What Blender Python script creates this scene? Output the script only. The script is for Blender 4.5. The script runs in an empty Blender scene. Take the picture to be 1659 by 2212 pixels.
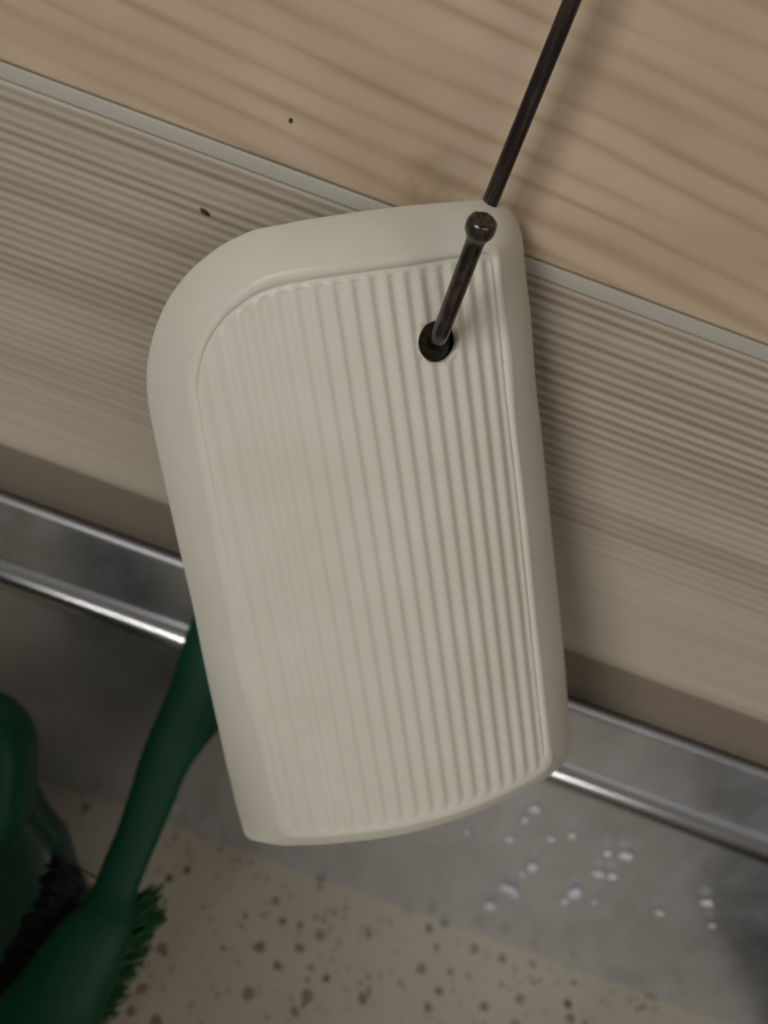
import bpy, bmesh, math, random
from math import radians, sin, cos, pi, sqrt
from mathutils import Vector, Matrix
from mathutils.geometry import delaunay_2d_cdt
from mathutils import noise as mnoise

SC = bpy.context.scene
# ------------------------------------------------------------------ camera
PITCH, ROLL, YAW = radians(35), radians(20.75), radians(-1.25)
F = 2000.0; CX, CY = 829.5, 1106.0          # focal length and centre in units of a 1659 x 2212 picture
CAM = Vector((0, -.172, .259))
FWD = Vector((-sin(YAW)*cos(PITCH), cos(YAW)*cos(PITCH), -sin(PITCH)))
_r0 = Vector((cos(YAW), sin(YAW), 0)); _u0 = _r0.cross(FWD)
EX = _r0*cos(ROLL) + _u0*sin(ROLL); EY = -_r0*sin(ROLL) + _u0*cos(ROLL)
cd = bpy.data.cameras.new('camera'); cam = bpy.data.objects.new('camera', cd); SC.collection.objects.link(cam)
cam.matrix_world = Matrix(((EX.x, EY.x, -FWD.x, CAM.x), (EX.y, EY.y, -FWD.y, CAM.y), (EX.z, EY.z, -FWD.z, CAM.z), (0, 0, 0, 1)))
cd.sensor_fit = 'VERTICAL'; cd.sensor_height = 24; cd.lens = 24*F/2212
cd.clip_start = .005; cd.clip_end = 20
cd.dof.use_dof = True; cd.dof.focus_distance = .148; cd.dof.aperture_fstop = cd.lens/1000/.0025
SC.camera = cam
# ------------------------------------------------------------------ light
W = bpy.data.worlds.new('World'); SC.world = W; W.use_nodes = True
bg = W.node_tree.nodes['Background']; bg.inputs[0].default_value = (1, .93, .84, 1); bg.inputs[1].default_value = .085
def lamp(name, loc, target, sx, sy, power, col):
    l = bpy.data.lights.new(name, 'AREA'); l.shape = 'RECTANGLE'; l.size = sx; l.size_y = sy; l.energy = power; l.color = col
    o = bpy.data.objects.new(name, l); SC.collection.objects.link(o); o.location = loc
    o.rotation_euler = (Vector(target) - Vector(loc)).to_track_quat('-Z', 'Y').to_euler(); return o
lamp('kitchen_lamp', (-.52, -1.02, .66), (0, -.02, .17), .46, .26, 7.0, (1, .965, .925))
lamp('room_lamp', (.56, -.92, .66), (0, -.02, .17), .58, .15, 1.8, (1, .94, .875))
SC.view_settings.view_transform = 'Standard'; SC.view_settings.look = 'None'; SC.view_settings.gamma = 1
SC.view_settings.use_curve_mapping = False; SC.view_settings.exposure = 0

# ------------------------------------------------------------------ helpers
def ray(x, y): return EX*((x-CX)/F) - EY*((y-CY)/F) + FWD
def at_y(x, y, Y):
    r = ray(x, y); return CAM + r*((Y-CAM.y)/r.y)
def at_z(x, y, Z):
    r = ray(x, y); return CAM + r*((Z-CAM.z)/r.z)
def at_d(x, y, d): return CAM + ray(x, y)*d

def tag(o, label=None, cat=None, group=None, kind=None):
    if label: o['label'] = label
    if cat: o['category'] = cat
    if group: o['group'] = group
    if kind: o['kind'] = kind
    return o
def empty(name, loc, label, cat, group=None):
    o = bpy.data.objects.new(name, None); SC.collection.objects.link(o); o.location = loc; o.empty_display_size = .01
    return tag(o, label, cat, group)
def link(name, bm, mat, parent=None, smooth=True, recalc=True):
    if recalc: bmesh.ops.recalc_face_normals(bm, faces=bm.faces)
    me = bpy.data.meshes.new(name); bm.to_mesh(me); bm.free()
    if smooth:
        for p in me.polygons: p.use_smooth = True
    me.materials.append(mat.m)
    o = bpy.data.objects.new(name, me); SC.collection.objects.link(o)
    if parent:
        o.parent = parent; o.matrix_parent_inverse = Matrix.Translation(-Vector(parent.location))
    return o
def extrude_x(profile, x0, x1, n=1, bm=None):
    """profile: closed loop of (y, z) swept along x"""
    bm = bm or bmesh.new(); rings = []
    for i in range(n+1):
        x = x0 + (x1-x0)*i/n
        rings.append([bm.verts.new((x, y, z)) for y, z in profile])
    m = len(profile)
    for a, b in zip(rings, rings[1:]):
        for k in range(m): bm.faces.new((a[k], a[(k+1) % m], b[(k+1) % m], b[k]))
    bm.faces.new(rings[0]); bm.faces.new(rings[-1][::-1])
    return bm
def tube(bm, pts, radii, seg=24, cap=True, flat=1.0, nrm=None):
    rings = []; up = None
    for i, p in enumerate(pts):
        a = pts[max(0, i-1)]; b = pts[min(len(pts)-1, i+1)]; t = (b-a).normalized()
        if nrm is not None: n1 = (nrm - t*nrm.dot(t)).normalized()
        else:
            if up is None: up = Vector((0, 0, 1)) if abs(t.z) < .9 else Vector((0, 1, 0))
            n1 = (up - t*up.dot(t)).normalized(); up = n1
        n2 = t.cross(n1); r = radii[i]
        rings.append([bm.verts.new(p + n2*(r*cos(2*pi*k/seg)) + n1*(r*flat*sin(2*pi*k/seg))) for k in range(seg)])
    for a, b in zip(rings, rings[1:]):
        for k in range(seg): bm.faces.new((a[k], a[(k+1) % seg], b[(k+1) % seg], b[k]))
    if cap:
        bm.faces.new(rings[0][::-1]); bm.faces.new(rings[-1])
    return rings
def bez(pts, n):
    """Catmull-Rom through pts, n samples per span"""
    out = []; m = len(pts)
    for i in range(m-1):
        p0 = pts[max(0, i-1)]; p1 = pts[i]; p2 = pts[i+1]; p3 = pts[min(m-1, i+2)]
        for k in range(n):
            t = k/n
            out.append((p1*2 + (p2-p0)*t + (p0*2-p1*5+p2*4-p3)*t*t + (p1*3-p0-p2*3+p3)*t**3)*.5)
    out.append(pts[-1]); return out

# ------------------------------------------------------------------ material helpers
class M:
    def __init__(s, name, base=(.5, .5, .5), rough=.5, metal=0., **kw):
        s.m = bpy.data.materials.new(name); s.m.use_nodes = True; s.t = s.m.node_tree; s.N = s.t.nodes; s.L = s.t.links
        s.b = s.N['Principled BSDF']; s.b.inputs['Base Color'].default_value = (*base, 1)
        s.b.inputs['Roughness'].default_value = rough; s.b.inputs['Metallic'].default_value = metal
        for k, v in kw.items(): s.b.inputs[k.replace('_', ' ')].default_value = v
        s.co = s.N.new('ShaderNodeTexCoord').outputs['Object']
    def node(s, typ, **kw):
        n = s.N.new(typ)
        for k, v in kw.items():
            if k.startswith('i_'): n.inputs[k[2:].replace('_', ' ')].default_value = v
            else: setattr(n, k, v)
        return n
    def map(s, scale=(1, 1, 1), rot=(0, 0, 0), loc=(0, 0, 0), src=None):
        n = s.node('ShaderNodeMapping'); n.inputs['Scale'].default_value = scale; n.inputs['Rotation'].default_value = rot
        n.inputs['Location'].default_value = loc; s.L.new(src or s.co, n.inputs[0]); return n.outputs[0]
    def noise(s, vec, scale=1., detail=2., rough=.5, dist=0.):
        n = s.node('ShaderNodeTexNoise', i_Scale=scale, i_Detail=detail, i_Roughness=rough, i_Distortion=dist)
        s.L.new(vec, n.inputs['Vector']); return n.outputs['Fac']
    def ramp(s, fac, stops, interp='LINEAR'):
        n = s.node('ShaderNodeValToRGB'); e = n.color_ramp.elements; n.color_ramp.interpolation = interp
        while len(e) < len(stops): e.new(.5)
        for q, (p, c) in zip(e, stops):
            q.position = p; q.color = (*c, 1) if hasattr(c, '__len__') else (c, c, c, 1)
        s.L.new(fac, n.inputs[0]); return n.outputs[0]
    def math(s, op, a, b=None, clamp=False, c=None):
        n = s.node('ShaderNodeMath', operation=op); n.use_clamp = clamp
        for i, v in enumerate((a, b, c)):
            if v is None: continue
            if isinstance(v, (int, float)): n.inputs[i].default_value = v
            else: s.L.new(v, n.inputs[i])
        return n.outputs[0]
    def mix(s, fac, a, b):
        n = s.node('ShaderNodeMix', data_type='RGBA')
        for k, v in ((0, fac), (6, a), (7, b)):
            if isinstance(v, (int, float)): n.inputs[k].default_value = v
            elif isinstance(v, tuple): n.inputs[k].default_value = (*v, 1)
            else: s.L.new(v, n.inputs[k])
        return n.outputs[2]
    def set(s, name, out): s.L.new(out, s.b.inputs[name]); return s
    def bump(s, h, strength=.3, dist=.001):
        n = s.node('ShaderNodeBump', i_Strength=strength, i_Distance=dist); s.L.new(h, n.inputs['Height'])
        s.L.new(n.outputs[0], s.b.inputs['Normal']); return s

def xyz(m, src=None):
    n = m.node('ShaderNodeSeparateXYZ'); m.L.new(src or m.co, n.inputs[0]); return n.outputs

# cream plastic of the scraper
cream = M('cream_plastic', (.60, .56, .475), .42, Specular_IOR_Level=.38)
n_ = cream.noise(cream.map((60, 60, 60)), 1, 3)
cream.set('Base Color', cream.mix(cream.ramp(n_, [(.35, 0.), (.7, 1.)]), (.610, .595, .512), (.655, .632, .560)))
cream.bump(cream.noise(cream.map((2600, 2600, 2600)), 1, 2), .10, .0002)
cream.b.inputs['Subsurface Weight'].default_value = .12; cream.b.inputs['Subsurface Radius'].default_value = (.002, .0014, .0009)
cream.b.inputs['Subsurface Scale'].default_value = 1.0
backgreen = M('dark_green_plastic_back', (.004, .020, .012), .6)

# upper tan laminate
tan = M('tan_wood_laminate', (.42, .33, .23), .48, Specular_IOR_Level=.3)
v = tan.map(rot=(0, radians(-4.5), 0))
warp = tan.noise(tan.map((14, 14, 34)), 1, 2)
sx, sy, sz = xyz(tan, v)
zz = tan.math('ADD', sz, tan.math('MULTIPLY', warp, .0045))
ph_ = tan.math('ADD', tan.math('MULTIPLY', zz, 2*pi/.0050), tan.math('MULTIPLY', tan.noise(tan.map((6, 6, 120), src=v), 1, 2), 7.))
pulse = tan.math('POWER', tan.math('MULTIPLY_ADD', tan.math('SINE', ph_), .5, c=.5), 3.2)
brk = tan.ramp(tan.noise(tan.map((16, 16, 190), src=v, loc=(2, 0, 5)), 1, 2), [(.34, .12), (.62, 1.)])
line = tan.math('MULTIPLY', pulse, brk)
comb2 = tan.node('ShaderNodeCombineXYZ'); tan.L.new(tan.math('MULTIPLY', sx, 22), comb2.inputs[0]); tan.L.new(tan.math('MULTIPLY', zz, 60), comb2.inputs[2])
g2 = tan.noise(comb2.outputs[0], 1, 2)
basec = tan.mix(tan.ramp(g2, [(.35, 0.), (.65, 1.)]), (.455, .350, .238), (.545, .430, .315))
basec = tan.mix(tan.math('MULTIPLY', line, .62), basec, (.300, .212, .120))
st_p = at_y(925, 392, -.0006)
vd = tan.node('ShaderNodeVectorMath', operation='DISTANCE'); tan.L.new(tan.co, vd.inputs[0]); vd.inputs[1].default_value = st_p
stn = tan.math('MULTIPLY', tan.ramp(tan.math('MULTIPLY', vd.outputs['Value'], 120.), [(0., 1.), (.35, .75), (.9, 0.)]), tan.ramp(tan.noise(tan.map((300, 300, 300)), 1, 3), [(.3, .25), (.65, 1.)]))
basec = tan.mix(tan.math('MULTIPLY', stn, .6), basec, (.20, .135, .045))
fib = tan.noise(tan.map((45, 45, 1500), src=v), 1, 4, .65)
tan.set('Base Color', tan.mix(tan.ramp(fib, [(.40, .07), (.62, 0.)]), basec, (.26, .185, .110)))

# striped laminate
strp = M('striped_wood_laminate', (.40, .34, .26), .5, Specular_IOR_Level=.3)
sx, sy, sz = xyz(strp)
wob = strp.noise(strp.map((11, 11, 95), loc=(3, 0, 0)), 1, 2.0)
ph = strp.math('ADD', strp.math('MULTIPLY', sz, 2*pi/.00192), strp.math('MULTIPLY', wob, 2.6))
s_ = strp.math('MULTIPLY_ADD', strp.math('SINE', ph), .5, c=.5)
fade = strp.node('ShaderNodeMapRange'); strp.L.new(sz, fade.inputs[0])
for k, val in zip((1, 2, 3, 4), (.130, .178, .08, 1.0)): fade.inputs[k].default_value = val
amp = strp.math('MULTIPLY', fade.outputs[0], strp.ramp(strp.noise(strp.map((5, 5, 300)), 1, 1), [(.3, .45), (.6, 1.)]))
lin2 = strp.ramp(strp.noise(strp.map((6, 6, 420), rot=(0, radians(-.8), 0)), 1, 3), [(.45, 0.), (.68, 1.)])
fac = strp.math('ADD', strp.math('MULTIPLY', s_, amp), strp.math('MULTIPLY', lin2, .34), clamp=True)
soft = strp.noise(strp.map((20, 20, 70)), 1, 2)
bb = strp.mix(soft, (.440, .405, .330), (.510, .455, .375))
fib = strp.noise(strp.map((45, 45, 1600)), 1, 4, .65)
bb = strp.mix(strp.ramp(fib, [(.40, .10), (.62, 0.)]), bb, (.25, .19, .13))
strp.set('Base Color', strp.mix(strp.math('MULTIPLY', fac, .76), bb, (.200, .140, .092)))

grey = M('grey_edge_band', (.31, .305, .265), .5)
grey.set('Base Color', grey.mix(grey.noise(grey.map((60, 60, 60)), 1, 3), (.400, .388, .330), (.440, .422, .362)))
brown = M('brown_base_rail', (.20, .165, .125), .55)
brown.set('Base Color', brown.mix(brown.noise(brown.map((30, 30, 200)), 1, 3), (.185, .150, .115), (.235, .195, .152)))
gapm = M('shadow_gap_board', (.09, .07, .05), .8)

# steel
def steel(name, base, rough0, rough1, smear=.3):
    s = M(name, base, .25, 1.0)
    a = s.noise(s.map((45, 45, 45)), 1, 4, .6)
    s.set('Roughness', s.math('MULTIPLY_ADD', a, (rough1-rough0), c=rough0))
    sm = s.noise(s.map((70, 70, 50), loc=(4, 2, 1)), 1, 5, .62)
    s.set('Base Color', s.mix(s.ramp(sm, [(.45, 0.), (.75, 1.)]), base, tuple(min(1, c*1.04) for c in base)))
    s.set('Metallic', s.ramp(sm, [(.30, .93), (.95, .93-smear)]))
    s.bump(s.noise(s.map((18, 18, 18)), 1, 2), .12, .0006)
    return s
steelm = steel('brushed_steel', (.74, .77, .82), .24, .32, .22)
bead = M('polished_steel_bead', (.80, .81, .83), .2, 1.0)
bead.set('Roughness', bead.math('MULTIPLY_ADD', bead.noise(bead.map((60, 60, 60)), 1, 3), .08, c=.22))

# speckled countertop
ct = M('speckled_countertop', (.45, .39, .29), .42)
cbase = ct.mix(ct.noise(ct.map((40, 40, 40)), 1, 3), (.520, .455, .350), (.600, .545, .450))
def specks(scale, thr0, thr1, keep, seedloc):
    vv = ct.map((scale*1.07, scale*.9, scale*.02), loc=seedloc)
    nz = ct.node('ShaderNodeTexNoise', i_Scale=2.2, i_Detail=2.); ct.L.new(vv, nz.inputs['Vector'])
    ad = ct.node('ShaderNodeMix', data_type='VECTOR'); ad.inputs[0].default_value = .25
    ct.L.new(vv, ad.inputs[4]); ct.L.new(nz.outputs['Color'], ad.inputs[5])
    vo = ct.node('ShaderNodeTexVoronoi', feature='F1'); vo.inputs['Scale'].default_value = 1.; vo.inputs['Randomness'].default_value = 1.
    ct.L.new(ad.outputs[1], vo.inputs['Vector'])
    sep = ct.node('ShaderNodeSeparateColor'); ct.L.new(vo.outputs['Color'], sep.inputs[0])
    size = ct.math('MULTIPLY_ADD', sep.outputs[0], thr1-thr0, c=thr0)
    m_ = ct.math('MULTIPLY', ct.math('SUBTRACT', size, vo.outputs['Distance']), 16., clamp=True)
    return ct.math('MULTIPLY', m_, ct.math('GREATER_THAN', sep.outputs[1], 1-keep)), sep.outputs[2]
k1, c1 = specks(235, .18, .37, .66, (0, 0, 0)); k2, c2 = specks(430, .16, .38, .60, (3.1, 1.7, 0))
dk = ct.ramp(c1, [(.0, (.05, .035, .022)), (.7, (.11, .08, .055)), (.985, (.13, .07, .035))])
cc = ct.mix(ct.math('MULTIPLY', k1, ct.math('MULTIPLY_ADD', c1, .5, c=.5)), cbase, dk)
cc = ct.mix(ct.math('MULTIPLY', k2, ct.math('MULTIPLY_ADD', c2, .5, c=.3)), cc, (.12, .09, .065))
ct.set('Base Color', cc)

# dark wire
wire = M('dark_bronzed_wire', (.060, .052, .047), .32, .75)
wn = wire.noise(wire.map((900, 900, 60)), 1, 4, .6)
wire.set('Base Color', wire.mix(wire.ramp(wn, [(.4, 0.), (.7, 1.)]), (.050, .042, .038), (.150, .125, .110)))
wire.set('Roughness', wire.math('MULTIPLY_ADD', wn, .26, c=.08))
wire.bump(wn, .35, .0003)
# greens
green = M('green_plastic', (.001, .060, .028), .5, Specular_IOR_Level=.3)
green.set('Roughness', green.math('MULTIPLY_ADD', green.noise(green.map((30, 30, 30)), 1, 3), .2, c=.42))
green2 = M('green_bristle_plastic', (.008, .09, .018), .5)
green3 = M('darker_green_plastic', (.0015, .038, .019), .45)
blk = M('black_green_bristle', (.004, .012, .008), .6)
crumbm = M('brown_crumb', (.035, .022, .014), .8)
drop = M('dried_water_spot', (.64, .65, .70), .35)
olive = M('dark_olive_plastic', (.030, .026, .016), .35)

# ------------------------------------------------------------------ setting
X0, X1 = -.42, .42
Z_ST, Z_SB, Z_SEAM, Z_GAP, Z_STEEL, Z_BEAD = .2043, .2012, .1187, .1165, .1046, .0835
bm = bmesh.new(); bmesh.ops.create_grid(bm, x_segments=2, y_segments=2, size=.6)
o = link('countertop', bm, ct); o.location = (0, -.45, 0); tag(o, kind='structure')
bm = extrude_x([(.020, -.05), (.020, .8), (.032, .8), (.032, -.05)], -.5, .5)
o = link('wall', bm, gapm, smooth=False); tag(o, kind='structure')

def board(y, z0, z1, t, r):
    pr = []
    for (cy, cz, a0) in ((y+r, z1-r, 90), (y+r, z0+r, 180)):
        for k in range(6):
            a = radians(a0 + 90*k/5); pr.append((cy + r*cos(a), cz + r*sin(a)))
    pr += [(y+t, z0), (y+t, z1)]
    return pr
o = link('upper_wood_board', extrude_x(board(-.0006, Z_ST+.0002, .62, .018, .0006), X0, X1), tan, smooth=False)
tag(o, 'tan wood grain board with loose wavy grain above the grey edge strip', 'board')
st = empty('striped_wood_board', (0, 0, .12), 'pale board with fine close brown stripes behind the hanging scraper', 'board')
link('panel', extrude_x(board(0, Z_SEAM, Z_SB, .018, .0008), X0, X1), strp, st, smooth=False)
link('edge_band', extrude_x(board(-.0004, Z_SB+.0001, Z_ST, .018, .0004), X0, X1), grey, st, smooth=True)['label'] = 'grey edge band'
o = link('brown_base_strip', extrude_x(board(.0035, Z_STEEL-.01, Z_GAP, .014, .0006), X0, X1), brown, smooth=False)
tag(o, 'plain brown strip between the striped board and the steel', 'strip')

sp = empty('steel_splashback', (0, 0, .05), 'stainless steel upstand with polished bead meeting the speckled countertop', 'splashback')
# upper flange with a turned top edge
steeled = steel('worn_steel_edge', (.50, .51, .53), .40, .55, .4)
pr = [(-.0006 + .0014*cos(radians(180*k/14)), Z_STEEL-.0015 + .0015*sin(radians(180*k/14))) for k in range(15)]
pr = pr[::-1] + [(.0008, Z_STEEL-.0022), (-.0020, Z_STEEL-.0022)]
link('top_edge', extrude_x(pr, X0, X1), steeled, sp)
pr = [(-.00205, Z_STEEL-.0017), (.0007, Z_STEEL-.0024), (.0007, Z_BEAD-.003), (-.00205, Z_BEAD-.003)]
link('upper_flange', extrude_x(pr, X0, X1), steelm, sp, smooth=False)
# bead: a half round roll standing proud of both sheets
pr = [(-.0012 + .0046*cos(radians(a)), Z_BEAD - .0034 + .0042*sin(radians(a))) for a in range(78, 285, 6)]
link('bead', extrude_x(pr, X0, X1), bead, sp)
zb = Z_BEAD-.0074
pr = [(-.0012, -.003), (-.0012, zb), (.006, zb), (.006, -.003)]
link('lower_panel', extrude_x(pr, X0, X1), steelm, sp, smooth=False)
# dried water drops on the lower panel
random.seed(5)
dp = [(2140, 3240, 1.), (2100, 3285, .8), (2040, 3360, .9), (2130, 3475, 1.3), (2035, 3560, 1.3), (1960, 3630, 1.4), (2430, 3418, .9), (2505, 3428, 1.5),
      (2300, 3578, 1.5), (2395, 3500, 1.3), (2450, 3510, .9), (2290, 3345, .8), (2830, 3615, 1.0), (2640, 3655, .8), (2090, 3500, .7), (2850, 3705, .7), (2205, 3360, .7),
      (2260, 3610, .8), (1870, 3330, .6), (700, 3230, .9), (2060, 3585, .8), (2380, 3610, .7)]
DL = {(2505, 3428): 'brightest pale water drop, upper right of the cluster on the steel', (2300, 3578): 'large pale water drop at the bottom middle of the cluster on the steel',
      (1960, 3630): 'pale water drop lowest on the steel, nearest the speckled counter', (2830, 3615): 'upper of two lone water drops far right on the steel',
      (2850, 3705): 'lower of two lone water drops far right on the steel', (2640, 3655): 'small lone water drop between the cluster and the far right pair',
      (700, 3230): 'pale water drop on the steel between brush handle and scraper', (2035, 3560): 'large elongated pale water drop at the lower left of the cluster',
      (2140, 3240): 'topmost pale water drop just below the scraper bottom edge', (1870, 3330): 'faint water drop leftmost under the scraper edge'}
for (px, py, s) in dp:
    c = at_y(px*1659/3072, py*1659/3072, -.0031)
    bm = bmesh.new()
    bmesh.ops.create_icosphere(bm, subdivisions=2, radius=.00165*s*random.uniform(.7, 1.0))
    ax = random.uniform(.8, 1.35)
    for v_ in bm.verts:
        v_.co.x *= ax*(1 + .25*sin(v_.co.z*2600 + px)); v_.co.z *= random.uniform(.95, 1.05)/ax*1.1; v_.co.y *= .20
    o = link('water_drop', bm, drop); o.location = c
    tag(o, DL.get((px, py), 'pale dried water drop on the steel below the bead'), 'water drop', 'water drops on the steel upstand')

# crumbs on the boards
def crumb(px, py, Y, a, b, ang, label):
    bm = bmesh.new(); bmesh.ops.create_icosphere(bm, subdivisions=3, radius=1)
    for v_ in bm.verts:
        k = 1 + .18*mnoise.noise(v_.co*2.1); v_.co = Vector((v_.co.x*a*k, v_.co.y*b*.5*k, v_.co.z*b*k))
    o = link('crumb', bm, crumbm); o.location = at_y(px, py, Y); o.rotation_euler = (0, radians(ang), 0)
    tag(o, label, 'crumb', 'crumbs stuck on the boards')
crumb(442, 458, -.0004, .00105, .0005, 22, 'elongated dark brown crumb stuck on the striped board')
crumb(627.5, 260, -.0009, .0003, .00046, 0, 'tiny round dark crumb on the tan board')

# ------------------------------------------------------------------ the ribbed scraper
O = at_d(948, 740, .151)
def frame(yaw, lean, rot):
    n = -FWD.copy(); U = EX.copy(); Wd = -EY.copy()
    R = lambda ax, a, v: Matrix.Rotation(a, 3, ax) @ v
    n, U, Wd = [R(EY, yaw, q) for q in (n, U, Wd)]
    ax = U.copy(); n, U, Wd = [R(ax, lean, q) for q in (n, U, Wd)]
    ax = n.copy(); U, Wd = [R(ax, rot, q) for q in (U, Wd)]
    return n.normalized(), U.normalized(), Wd.normalized()
NN, UU, WW = frame(.361897530, .237333526, .241912767)
KC, PIT, U0 = 11./1.0486, .00269793861*1.0486, -.00579103458*1.0486
def S(u, w, h=0.): return O + UU*u + WW*w + NN*(h - KC*u*u)
def unproj(x, y, h=0.):
    r = ray(x, y); u = 0.
    for _ in range(40):
        base = O + NN*(h - KC*u*u)
        t = (base-CAM).dot(NN)/r.dot(NN); P = CAM + r*t
        u2 = (P-base).dot(UU); w = (P-base).dot(WW)
        if abs(u2-u) < 1e-8: break
        u = u*.4 + u2*.6
    return Vector((u2, w))
def resample(pl, n):
    pl = [Vector(p) for p in pl]
    if len(pl) > 2: pl = bez(pl, 8)
    L = [0.]
    for a, b in zip(pl, pl[1:]): L.append(L[-1] + (b-a).length)
    out = []; j = 0
    for i in range(n):
        s = L[-1]*i/n
        while j < len(L)-2 and L[j+1] < s: j += 1
        t = (s-L[j])/max(1e-9, L[j+1]-L[j]); out.append(pl[j].lerp(pl[j+1], t))
    return out
# landmarks: TRa -> TRb -> BR -> BL -> La -> Ta -> TRa   (pixel tracings of the outer edge, the rim crest and the panel groove)
C0 = [[(1039,431.5),(1070,433),(1091,442),(1109,461),(1122,487),(1129,519)],
      [(1129,519),(1133,560),(1138,612),(1146,677),(1159,847),(1169,928),(1190,1137),(1217,1404),(1226,1513),(1233,1590),(1232,1622),(1224,1641)],
      [(1224,1641),(1206,1661),(1170,1688),(1114,1718),(1059,1743),(1004,1765),(948,1783),(879,1801),(810,1813),(717,1823),(660,1826),(610,1827),(569,1820),(541,1814),(529,1806),(522,1780)],
      [(522,1780),(518,1768),(512,1748),(500,1694),(489,1650),(471,1566),(443,1439),(417,1309),(394,1211),(368,1097),(345,993),(329,918),(320,870)],
      [(320,870),(317,811),(323,762),(333,720),(346,684),(362,650),(383,619),(409,587),(443,556),(464,540),(492,522),(524,507),(557,494),(604,486)],
      [(604,486),(656,475),(729,464),(790,455),(870,445),(950,438),(1039,431.5)]]
C1 = [[(1035,530),(1057,529),(1066,531),(1074,536),(1079,545),(1082,558)],
      [(1082,558),(1084,585),(1086,612),(1096,690),(1107,769),(1116,909),(1129,1023),(1144,1157),(1160,1328),(1177,1481),(1184,1550),(1193,1628)],
      [(1193,1628),(1188,1655),(1150,1684),(1100,1709),(1050,1733),(1000,1752),(940,1770),(870,1786),(800,1797),(717,1806),(660,1809),(630,1808),(612,1802),(604,1796),(598,1786)],
      [(598,1786),(594,1771),(582,1712),(569,1650),(549,1566),(518,1471),(488,1309),(462,1178),(433,1016),(417,930),(408,880)],
      [(408,880),(404,848),(406,811),(414,770),(427,736),(445,704),(469,673),(497,645),(531,619),(570,597),(609,585)],
      [(609,585),(688,573),(729,568),(810,556),(888,547),(966,538),(1035,530)]]
C2 = [[(1030,553),(1048,551),(1056,552),(1063,556),(1067,563),(1069,573)],
      [(1069,573),(1072,610),(1077,660),(1084,720),(1094,830),(1106,940),(1128,1137),(1144,1300),(1162,1475),(1172,1570),(1180,1640)],
      [(1180,1640),(1172,1660),(1146,1675),(1095,1702),(1037,1726),(976,1748),(907,1767),(810,1787),(760,1794),(717,1798),(670,1800),(645,1799),(632,1795),(626,1788),(622,1776)],
      [(622,1776),(619,1760),(607,1712),(591,1634),(578,1566),(550,1440),(505,1243),(478,1113),(456,990),(443,925),(436,880)],
      [(436,880),(430,845),(431,822),(438,780),(448,749),(466,717),(490,686),(524,658),(557,637),(609,618)],
      [(609,618),(675,606),(729,598),(810,587),(888,576),(961,563),(1030,553)]]
SEG = [26, 90, 90, 100, 56, 60]
HR = .0058
def curve(Cs, hfun):
    px = []; hs = []
    for k, (sg, n) in enumerate(zip(Cs, SEG)):
        for i, p in enumerate(resample(sg, n)): px.append(p); hs.append(hfun(k, i/n))
    for _ in range(2):
        m = len(px); px = [(px[i-1] + px[i]*2 + px[(i+1) % m])*.25 for i in range(m)]
        hs = [(hs[i-1] + hs[i]*2 + hs[(i+1) % m])*.25 for i in range(m)]
    return [unproj(p.x, p.y, h) for p, h in zip(px, hs)], hs
def h0(k, t):
    if k == 2: return -(.0019 + (HR-.0019)*(max(0, 1-t/.06)**2 + max(0, (t-.90)/.10)**2))
    return -HR
lipw = []
for k, n in enumerate(SEG): lipw += [1. if k == 2 else 0.]*n
uv0, hs0 = curve(C0, h0); uv1, _ = curve(C1, lambda k, t: 0.); uv2, _ = curve(C2, lambda k, t: 0.)
NR = len(uv0)
scr = empty('ribbed_scraper', S(0, .012), 'cream plastic hand scraper with vertical ribs hanging by its hole on the wire hook', 'scraper')
bm = bmesh.new()
def ring(pts, hs): return [bm.verts.new(S(p.x, p.y, h)) for p, h in zip(pts, hs)]
def bridge(a, b):
    m = len(a)
    for k in range(m): bm.faces.new((a[k], a[(k+1) % m], b[(k+1) % m], b[k]))
cen = Vector((-.012, .035))
rings = []
# back edge, tucked a little inward behind the silhouette
rings.append(ring([p.lerp(cen, .004) for p in uv0], [min(h - .0016, -HR-.0014) for h in hs0]))
rings.append(ring(uv0, [h - .0007 for h in hs0]))
rings.append(ring(uv0, hs0))
for t in (.97, .93, .86, .78, .68, .56, .44, .32, .22, .14, .08, .035):
    # gently convex flank: steeper towards the outside
    rings.append(ring([a.lerp(b, t) for a, b in zip(uv1, uv0)], [h*((.66*t + .34*t**3)*(1-q) + q*(.85*t + .15*t*t)) for h, q in zip(hs0, lipw)]))
# crest, flat rim, then the groove round the panel
for t, h in ((0, .0), (.07, .00008), (.30, .00012), (.55, .00010), (.72, -.00002), (.84, -.00022), (.93, -.00040), (1., -.00048)):
    rings.append(ring([a.lerp(b, t) for a, b in zip(uv1, uv2)], [h*(1-.9*q) for q in lipw]))
for a, b in zip(rings, rings[1:]): bridge(a, b)
# ribbed panel
def dist_poly(p, poly):
    d = 1e9; m = len(poly); ins = False
    for i in range(m):
        a = poly[i]; b = poly[(i+1) % m]
        ab = b-a; t = max(0., min(1., (p-a).dot(ab)/max(1e-14, ab.length_squared)))
        q = (a + ab*t - p).length
        if q < d: d = q
        if (a.y > p.y) != (b.y > p.y) and p.x < (b.x-a.x)*(p.y-a.y)/(b.y-a.y) + a.x: ins = not ins
    return d, ins
def rib(u, d):
    ph = (u-U0)/PIT
    f = .5 - .5*cos(2*pi*ph)
    s = min(1., max(0., (d-.0002)/.0009)); s = s*s*(3-2*s)
    amp = .00046
    flat = -.00030 + .00030*min(1, max(0, d/.0009))
    return flat - amp*s*(1-f)
RH = .00295*1.04
hc = Vector((0, 0)); e1 = unproj(912, 740); e2 = unproj(985, 740); e3 = unproj(948, 690); e4 = unproj(948, 788)
hc = (e1+e2)/2; hc.y = (e3.y+e4.y)/2; RH = ((e2-e1).length + (e4-e3).length)/4
NH = 64
poly2 = uv2
coarse = uv2[::3]
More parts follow.
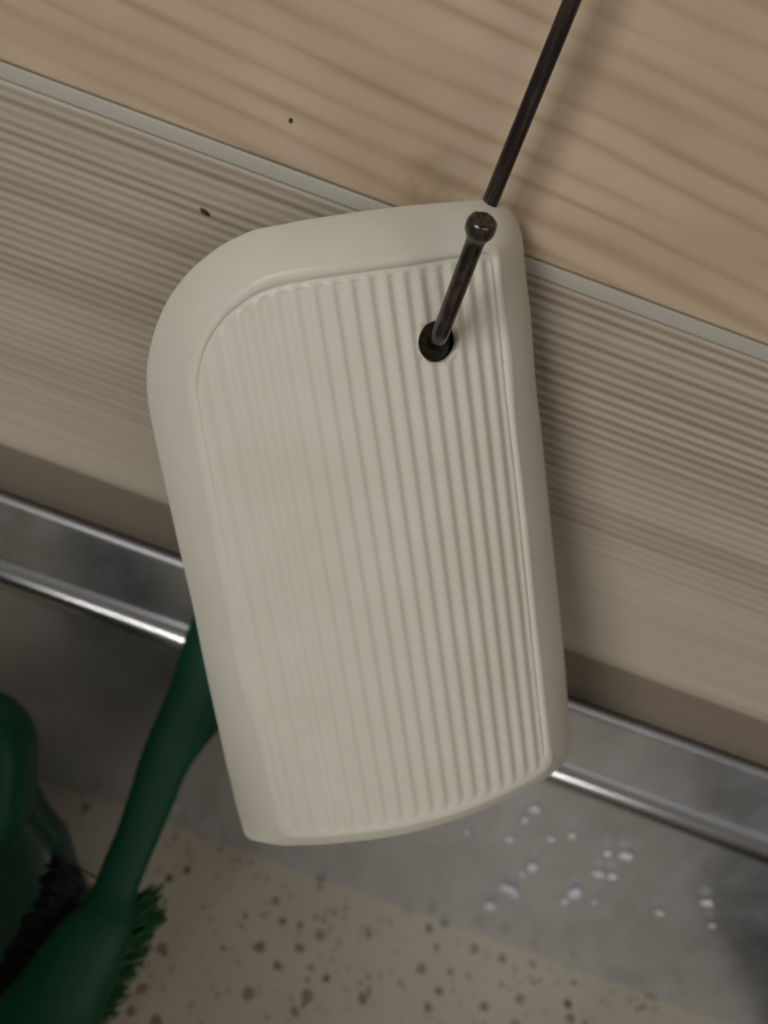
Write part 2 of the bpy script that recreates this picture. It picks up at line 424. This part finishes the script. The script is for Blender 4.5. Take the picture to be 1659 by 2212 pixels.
pts = [Vector(p) for p in uv2]; edges = [(i, (i+1) % NR) for i in range(NR)]
hb = len(pts)
for r_ in (RH+.00045,):
    for k in range(NH): pts.append(hc + Vector((cos(2*pi*k/NH), sin(2*pi*k/NH)))*r_)
edges += [(hb+k, hb+(k+1) % NH) for k in range(NH)]
us = [p.x for p in uv2]; ws = [p.y for p in uv2]
du = PIT/14; u = min(us); D = {}
while u < max(us):
    w = min(ws); 
    while w < max(ws):
        p = Vector((u, w))
        if (p-hc).length > RH+.0007:
            d, ins = dist_poly(p, coarse)
            if ins and d > .00022: pts.append(p)
        w += .0011 if 1 else 0
    u += du
# finer rows near both rib ends
u = min(us)
for off in (.0005, .0009, .0013, .0018):
    for i in range(0, NR):
        a = uv2[i-1]; b = uv2[(i+1) % NR]; n_2 = Vector((-(b-a).y, (b-a).x)).normalized()
        p = uv2[i] + n_2*off; d, ins = dist_poly(p, coarse)
        if not ins: p = uv2[i] - n_2*off; d, ins = dist_poly(p, coarse)
        if ins and d > off*.85 and (p-hc).length > RH+.0008: pts.append(p)
vo, eo, fo, _a, _b, _c = delaunay_2d_cdt(pts, edges, [], 0, 1e-7)
vv = []
first = {}
for i, p in enumerate(vo):
    d, ins = dist_poly(p, coarse)
    if i < NR and (Vector(p)-uv2[i]).length < 1e-7: vv.append(rings[-1][i]); continue
    dh = (Vector(p)-hc).length
    h = rib(p.x, d if ins else 0.)
    if dh < RH+.0016: 
        s = min(1, max(0, (dh-RH-.0004)/.0011)); h = h*s + (-.00014)*(1-s) if False else h
    vv.append(bm.verts.new(S(p.x, p.y, h - (.00048 if d < .00005 else 0))))
hole_ring = None
for f in fo:
    c = sum((Vector(vo[i]) for i in f), Vector((0, 0)))/len(f)
    if (c-hc).length < RH+.0004: continue
    d, ins = dist_poly(c, uv2)
    if not ins: continue
    try: bm.faces.new([vv[i] for i in f])
    except ValueError: pass
# hole: softened lip and wall through the shell
hv = []
for k in range(NH):
    q = pts[hb+k]; best = min(range(len(vo)), key=lambda i: (Vector(vo[i])-q).length_squared) if False else hb+k
    hv.append(vv[hb+k])
prev = hv
for (dr, dh) in ((.00026, -.00012), (.00008, -.00034), (0, -.0006), (0, -.0014)):
    cur = []
    for k in range(NH):
        p = hc + Vector((cos(2*pi*k/NH), sin(2*pi*k/NH)))*(RH+dr); cur.append(bm.verts.new(S(p.x, p.y, -.00015 + dh)))
    bridge(prev, cur); prev = cur
# under side of the shell (front wall 1.4 mm thick) so that the inside of the hollow is plastic too
inn = []
for (pl, hh) in ((uv2, -.0016), (uv1, -.0017)):
    inn.append([bm.verts.new(S(p.x, p.y, hh)) for p in pl])
out_in = [bm.verts.new(S(p.lerp(cen, .035).x, p.lerp(cen, .035).y, min(h-.0016, -HR-.0014))) for p, h in zip(uv0, hs0)]
bridge(inn[0], inn[1]); bridge(inn[1], out_in); bridge(out_in, rings[0])
# inner face with its hole
pin = [Vector(p) for p in uv2[::2]] + [hc + Vector((cos(2*pi*k/NH), sin(2*pi*k/NH)))*RH for k in range(NH)]
link('shell', bm, cream, scr, recalc=True)

def plate_with_hole(outline, hole_c, hole_r, h_top, h_bot, mat, name):
    bm = bmesh.new(); n = len(outline)
    P = [Vector(p) for p in outline] + [hole_c + Vector((cos(2*pi*k/NH), sin(2*pi*k/NH)))*hole_r for k in range(NH)]
    E = [(i, (i+1) % n) for i in range(n)] + [(n+k, n+(k+1) % NH) for k in range(NH)]
    g = .004; u = min(p.x for p in outline)
    while u < max(p.x for p in outline):
        w = min(p.y for p in outline)
        while w < max(p.y for p in outline):
            p = Vector((u, w)); d, ins = dist_poly(p, outline)
            if ins and d > .0012 and (p-hole_c).length > hole_r+.001: P.append(p)
            w += g
        u += g
    vo, eo, fo, *_ = delaunay_2d_cdt(P, E, [], 0, 1e-7)
    T = [bm.verts.new(S(p.x, p.y, h_top)) for p in vo]; B = [bm.verts.new(S(p.x, p.y, h_bot)) for p in vo]
    for f in fo:
        c = sum((Vector(vo[i]) for i in f), Vector((0, 0)))/len(f)
        if (c-hole_c).length < hole_r: continue
        if not dist_poly(c, outline)[1]: continue
        bm.faces.new([T[i] for i in f]); bm.faces.new([B[i] for i in reversed(f)])
    for lo, m in ((0, n), (n, NH)):
        for k in range(m):
            a, b = lo+k, lo+(k+1) % m
            bm.faces.new((T[a], T[b], B[b], B[a]))
    return link(name, bm, mat, scr, smooth=False)
plate_with_hole([a.lerp(b, .25).lerp(cen, .01) for a, b in zip(uv1[::4], uv0[::4])], hc.copy(), RH*1.06, -.0036, -.0050, backgreen, 'back_plate')['label'] = 'dark green back plate seen through the hole'

# ------------------------------------------------------------------ wire hook
YB = O.y + .0200; RW = .00140
top = at_y(1236, 0, YB); mid = at_y(1061.5, 430, YB); low = at_y(952, 706, YB)
tipY = O.y - .0085
f0 = at_y(951, 722, O.y - .0022); tip = at_y(1038, 492, tipY)
hk = empty('wire_hook', (mid.x, mid.y, mid.z), 'dark metal wire hook with a ball tip passing through the scraper hole', 'hook')
d0 = (top-mid).normalized()
path = [top + d0*.10, top, mid, mid.lerp(low, .75)]
bend = [low + Vector((0, -.0005, .001)), low + Vector((-.0001, -.0028, -.0022)), Vector((f0.x, (YB+f0.y)/2, f0.z-.0020)), f0 + Vector((-.0001, .0024, -.0014)), f0]
path = bez(path, 10)[:-1] + bez([mid.lerp(low, .75)] + bend + [f0.lerp(tip, .18), f0.lerp(tip, .5), tip], 12)
bm = bmesh.new(); tube(bm, path, [RW]*len(path), 28)
link('wire', bm, wire, hk)
# thin rib (seam) where the wire was drawn double: a raised line along the upright
bm = bmesh.new()
ax = (tip - f0).normalized()
prof = [(-.0026, 1.02), (-.0020, 1.05), (-.0014, 1.22), (-.0008, 1.5), (-.0001, 1.58), (.0007, 1.58), (.0012, 1.46), (.0015, 1.25), (.0016, 1.0), (.00155, .85), (.0014, .6), (.00135, .0001)]
tube(bm, [tip + ax*a for a, r in prof], [RW*r for a, r in prof], 36, cap=False)
for v_ in bm.verts:
    v_.co += (v_.co-tip).normalized()*(.00009*mnoise.noise(v_.co*1400))
bmesh.ops.remove_doubles(bm, verts=bm.verts, dist=1e-6)
link('ball_tip', bm, wire, hk)

# ------------------------------------------------------------------ green brushes
def blade(rows, name, mat, parent, flat=.55, extra=0):
    """rows: (xl, yl, xr, yr, depth) pixel pairs -> flattened tube"""
    c = []; r = []
    for xl, yl, xr, yr, d in rows:
        A = at_d(xl, yl, d); B = at_d(xr, yr, d); c.append((A+B)/2); r.append((B-A).length/2)
    cs = bez(c, 6); rs = [q.x for q in bez([Vector((q, 0, 0)) for q in r], 6)]
    b = bmesh.new(); tube(b, cs, rs, 32, flat=flat, nrm=-FWD)
    return link(name, b, mat, parent)
br = empty('cleaning_brush', at_d(270, 1950, .232), 'dark green washing brush with long handle leaning behind the scraper', 'brush', 'green brushes beside the steel upstand')
blade([(520, 1180, 640, 1230, .2260), (466, 1262, 610, 1310, .2270), (415, 1338, 566, 1400, .2280), (376, 1450, 520, 1506, .2285), (358, 1500, 492, 1548, .2285), (332, 1560, 450, 1598, .2280), (306, 1625, 410, 1655, .2270), (283, 1700, 380, 1725, .2255),
       (251, 1798, 342, 1812, .2235), (222, 1870, 314, 1875, .2215), (200, 1925, 296, 1930, .2200), (172, 1972, 293, 1972, .2185)], 'handle', green, br, .42)
blade([(196, 1950, 290, 1945, .2200), (160, 1985, 292, 1990, .2180), (112, 2030, 276, 2050, .2165), (62, 2095, 246, 2120, .2150), (10, 2165, 222, 2190, .2140), (-60, 2250, 180, 2270, .2140), (-150, 2340, 110, 2370, .2150), (-220, 2420, 10, 2470, .2170), (-200, 2490, -80, 2510, .2190)], 'head', green, br, .40)
def tufts(bases, dirs, length, rad, name, mat, parent, seed, n=7, spread=.2):
    random.seed(seed); b = bmesh.new()
    for P, d in zip(bases, dirs):
        for k in range(n):
            q = P + Vector((random.uniform(-1, 1), random.uniform(-1, 1), random.uniform(-1, 1)))*rad*1.6
            dd = (d + Vector((random.uniform(-1, 1), random.uniform(-1, 1), random.uniform(-1, 1)))*spread).normalized()
            L = length*random.uniform(.85, 1.08)
            tube(b, [q, q+dd*L*.5, q+dd*L + Vector((0, 0, -.0003))], [rad, rad*.95, rad*.7], 8)
    return link(name, b, mat, parent)
bs = []; ds = []
tips = [(336, 1930), (348, 1976), (325, 2018), (305, 2060), (285, 2098), (266, 2135), (245, 2172), (218, 2205), (190, 2245), (150, 2290)]
roots = [(262, 1990), (262, 2024), (250, 2055), (236, 2088), (222, 2122), (206, 2155), (190, 2188), (165, 2222), (130, 2262), (90, 2305)]
b = bmesh.new(); random.seed(3)
for (tx, ty), (rx, ry) in zip(tips, roots):
    for k in range(42):
        ox, oy = random.gauss(0, 9), random.gauss(0, 9)
        A = at_d(rx + ox*1.3, ry + oy*1.3, .2225 + random.uniform(-.003, .003)); B_ = at_d(tx + ox, ty + oy, .2275 + random.uniform(-.003, .003))
        tube(b, [A, A.lerp(B_, .55) + Vector((random.uniform(-1, 1), 0, random.uniform(-1, 1)))*.0006, B_], [.00030, .00028, .00022], 6)
link('bristles', b, green2, br)

b2 = empty('scrubbing_brush', at_d(20, 1800, .235), 'dark green scrubbing brush with rounded knob cut off by the left edge', 'brush', 'green brushes beside the steel upstand')
def pillow(outline, d, thick, name, mat, parent, rounds=.22):
    P = [at_d(x, y, d) for x, y in outline]; P = bez(P + [P[0]], 8)[:-1]
    c = sum(P, Vector())/len(P); b = bmesh.new(); R_ = []
    for f, h in ((.35, -1.), (.8, -.9), (.93, -.6), (1., 0), (.97, .55), (.90, .85), (.78, .97), (.5, 1.0), (.2, 1.02)):
        R_.append([b.verts.new(c + (p-c)*f - FWD*(h*thick/2)) for p in P])
    m = len(P)
    for x, y in zip(R_, R_[1:]):
        for k in range(m): b.faces.new((x[k], x[(k+1) % m], y[(k+1) % m], y[k]))
    b.faces.new(R_[0]); b.faces.new(R_[-1][::-1])
    return link(name, b, mat, parent)
pillow([(-60, 1478), (0, 1498), (47, 1540), (67, 1585), (73, 1637), (68, 1701), (62, 1755), (44, 1800), (0, 1837), (-60, 1858), (-150, 1840), (-210, 1760), (-220, 1640), (-160, 1520)], .216, .018, 'knob', green, b2)
pillow([(-120, 1640), (0, 1640), (62, 1680), (92, 1730), (118, 1765), (143, 1800), (158, 1850), (176, 1900), (196, 1950), (180, 2010), (120, 2060), (60, 2120), (0, 2190), (-90, 2260), (-230, 2200), (-280, 1950), (-230, 1740)], .232, .016, 'body', green3, b2)
b = bmesh.new(); random.seed(9)
for (rx, ry, tx, ty) in [(120, 1870, 172, 1900), (108, 1900, 165, 1935), (100, 1935, 150, 1970), (85, 1965, 150, 2000), (60, 1995, 125, 2030), (45, 2030, 100, 2065), (25, 2060, 85, 2105), (5, 2095, 60, 2140), (-15, 2130, 35, 2170)]:
    for k in range(40):
        ox, oy = random.gauss(0, 10), random.gauss(0, 10)
        tube(b, [at_d(rx+ox, ry+oy, .224), at_d((rx+tx)/2+ox, (ry+ty)/2+oy-3, .2225), at_d(tx+ox*1.2, ty+oy*1.2, .2235 + random.uniform(-.003, .003))], [.00032, .0003, .00024], 6)
link('bristles', b, blk, b2)

# added light blockers, unseen: they darken the steel's reflection and shade the countertop
def rounded_box(x0, x1, y0, y1, z0, z1, r, taper=1.0):
    b = bmesh.new(); R_ = []
    cx_, cy_ = (x0+x1)/2, (y0+y1)/2; hx, hy = (x1-x0)/2, (y1-y0)/2
    def loop(z, k, inset=0.):
        out = []
        for (qx, qy, a0) in ((1, 1, 0), (-1, 1, 90), (-1, -1, 180), (1, -1, 270)):
            for j in range(8):
                a = radians(a0 + 90*j/7)
                out.append(b.verts.new((cx_ + (qx*(hx-r) + (r-inset)*cos(a))*k, cy_ + (qy*(hy-r) + (r-inset)*sin(a))*k, z)))
        return out
    w = .0025
    R_ = [loop(z0+.001, .88*taper, .002), loop(z0, .88*taper, .004), loop(z0, .88*taper), loop(z0+.004, .89*taper), loop(z1-.004, 1.), loop(z1-.003, 1.03), loop(z1, 1.03), loop(z1, 1., w), loop(z0+.006, .88*taper, w)]
    for x, y in zip(R_[1:], R_[2:]):
        for k in range(32): b.faces.new((x[k], x[(k+1) % 32], y[(k+1) % 32], y[k]))
    b.faces.new(R_[1]); b.faces.new(R_[-1])
    bmesh.ops.delete(b, geom=R_[0], context='VERTS')
    return b
o = link('added_left_blocker', rounded_box(-.42, -.098, -.46, -.150, 0, .18, .03), green3)  # added out of view to darken the left steel and counter
tag(o, 'added dark green light blocker, out of view left of the brushes', 'light blocker')
o = link('added_right_blocker', rounded_box(.146, .34, -.30, -.012, 0, .06, .02), olive)  # added out of view to shade the lower right counter and steel
tag(o, 'added dark olive light blocker, out of view beside the lower right corner', 'tray')
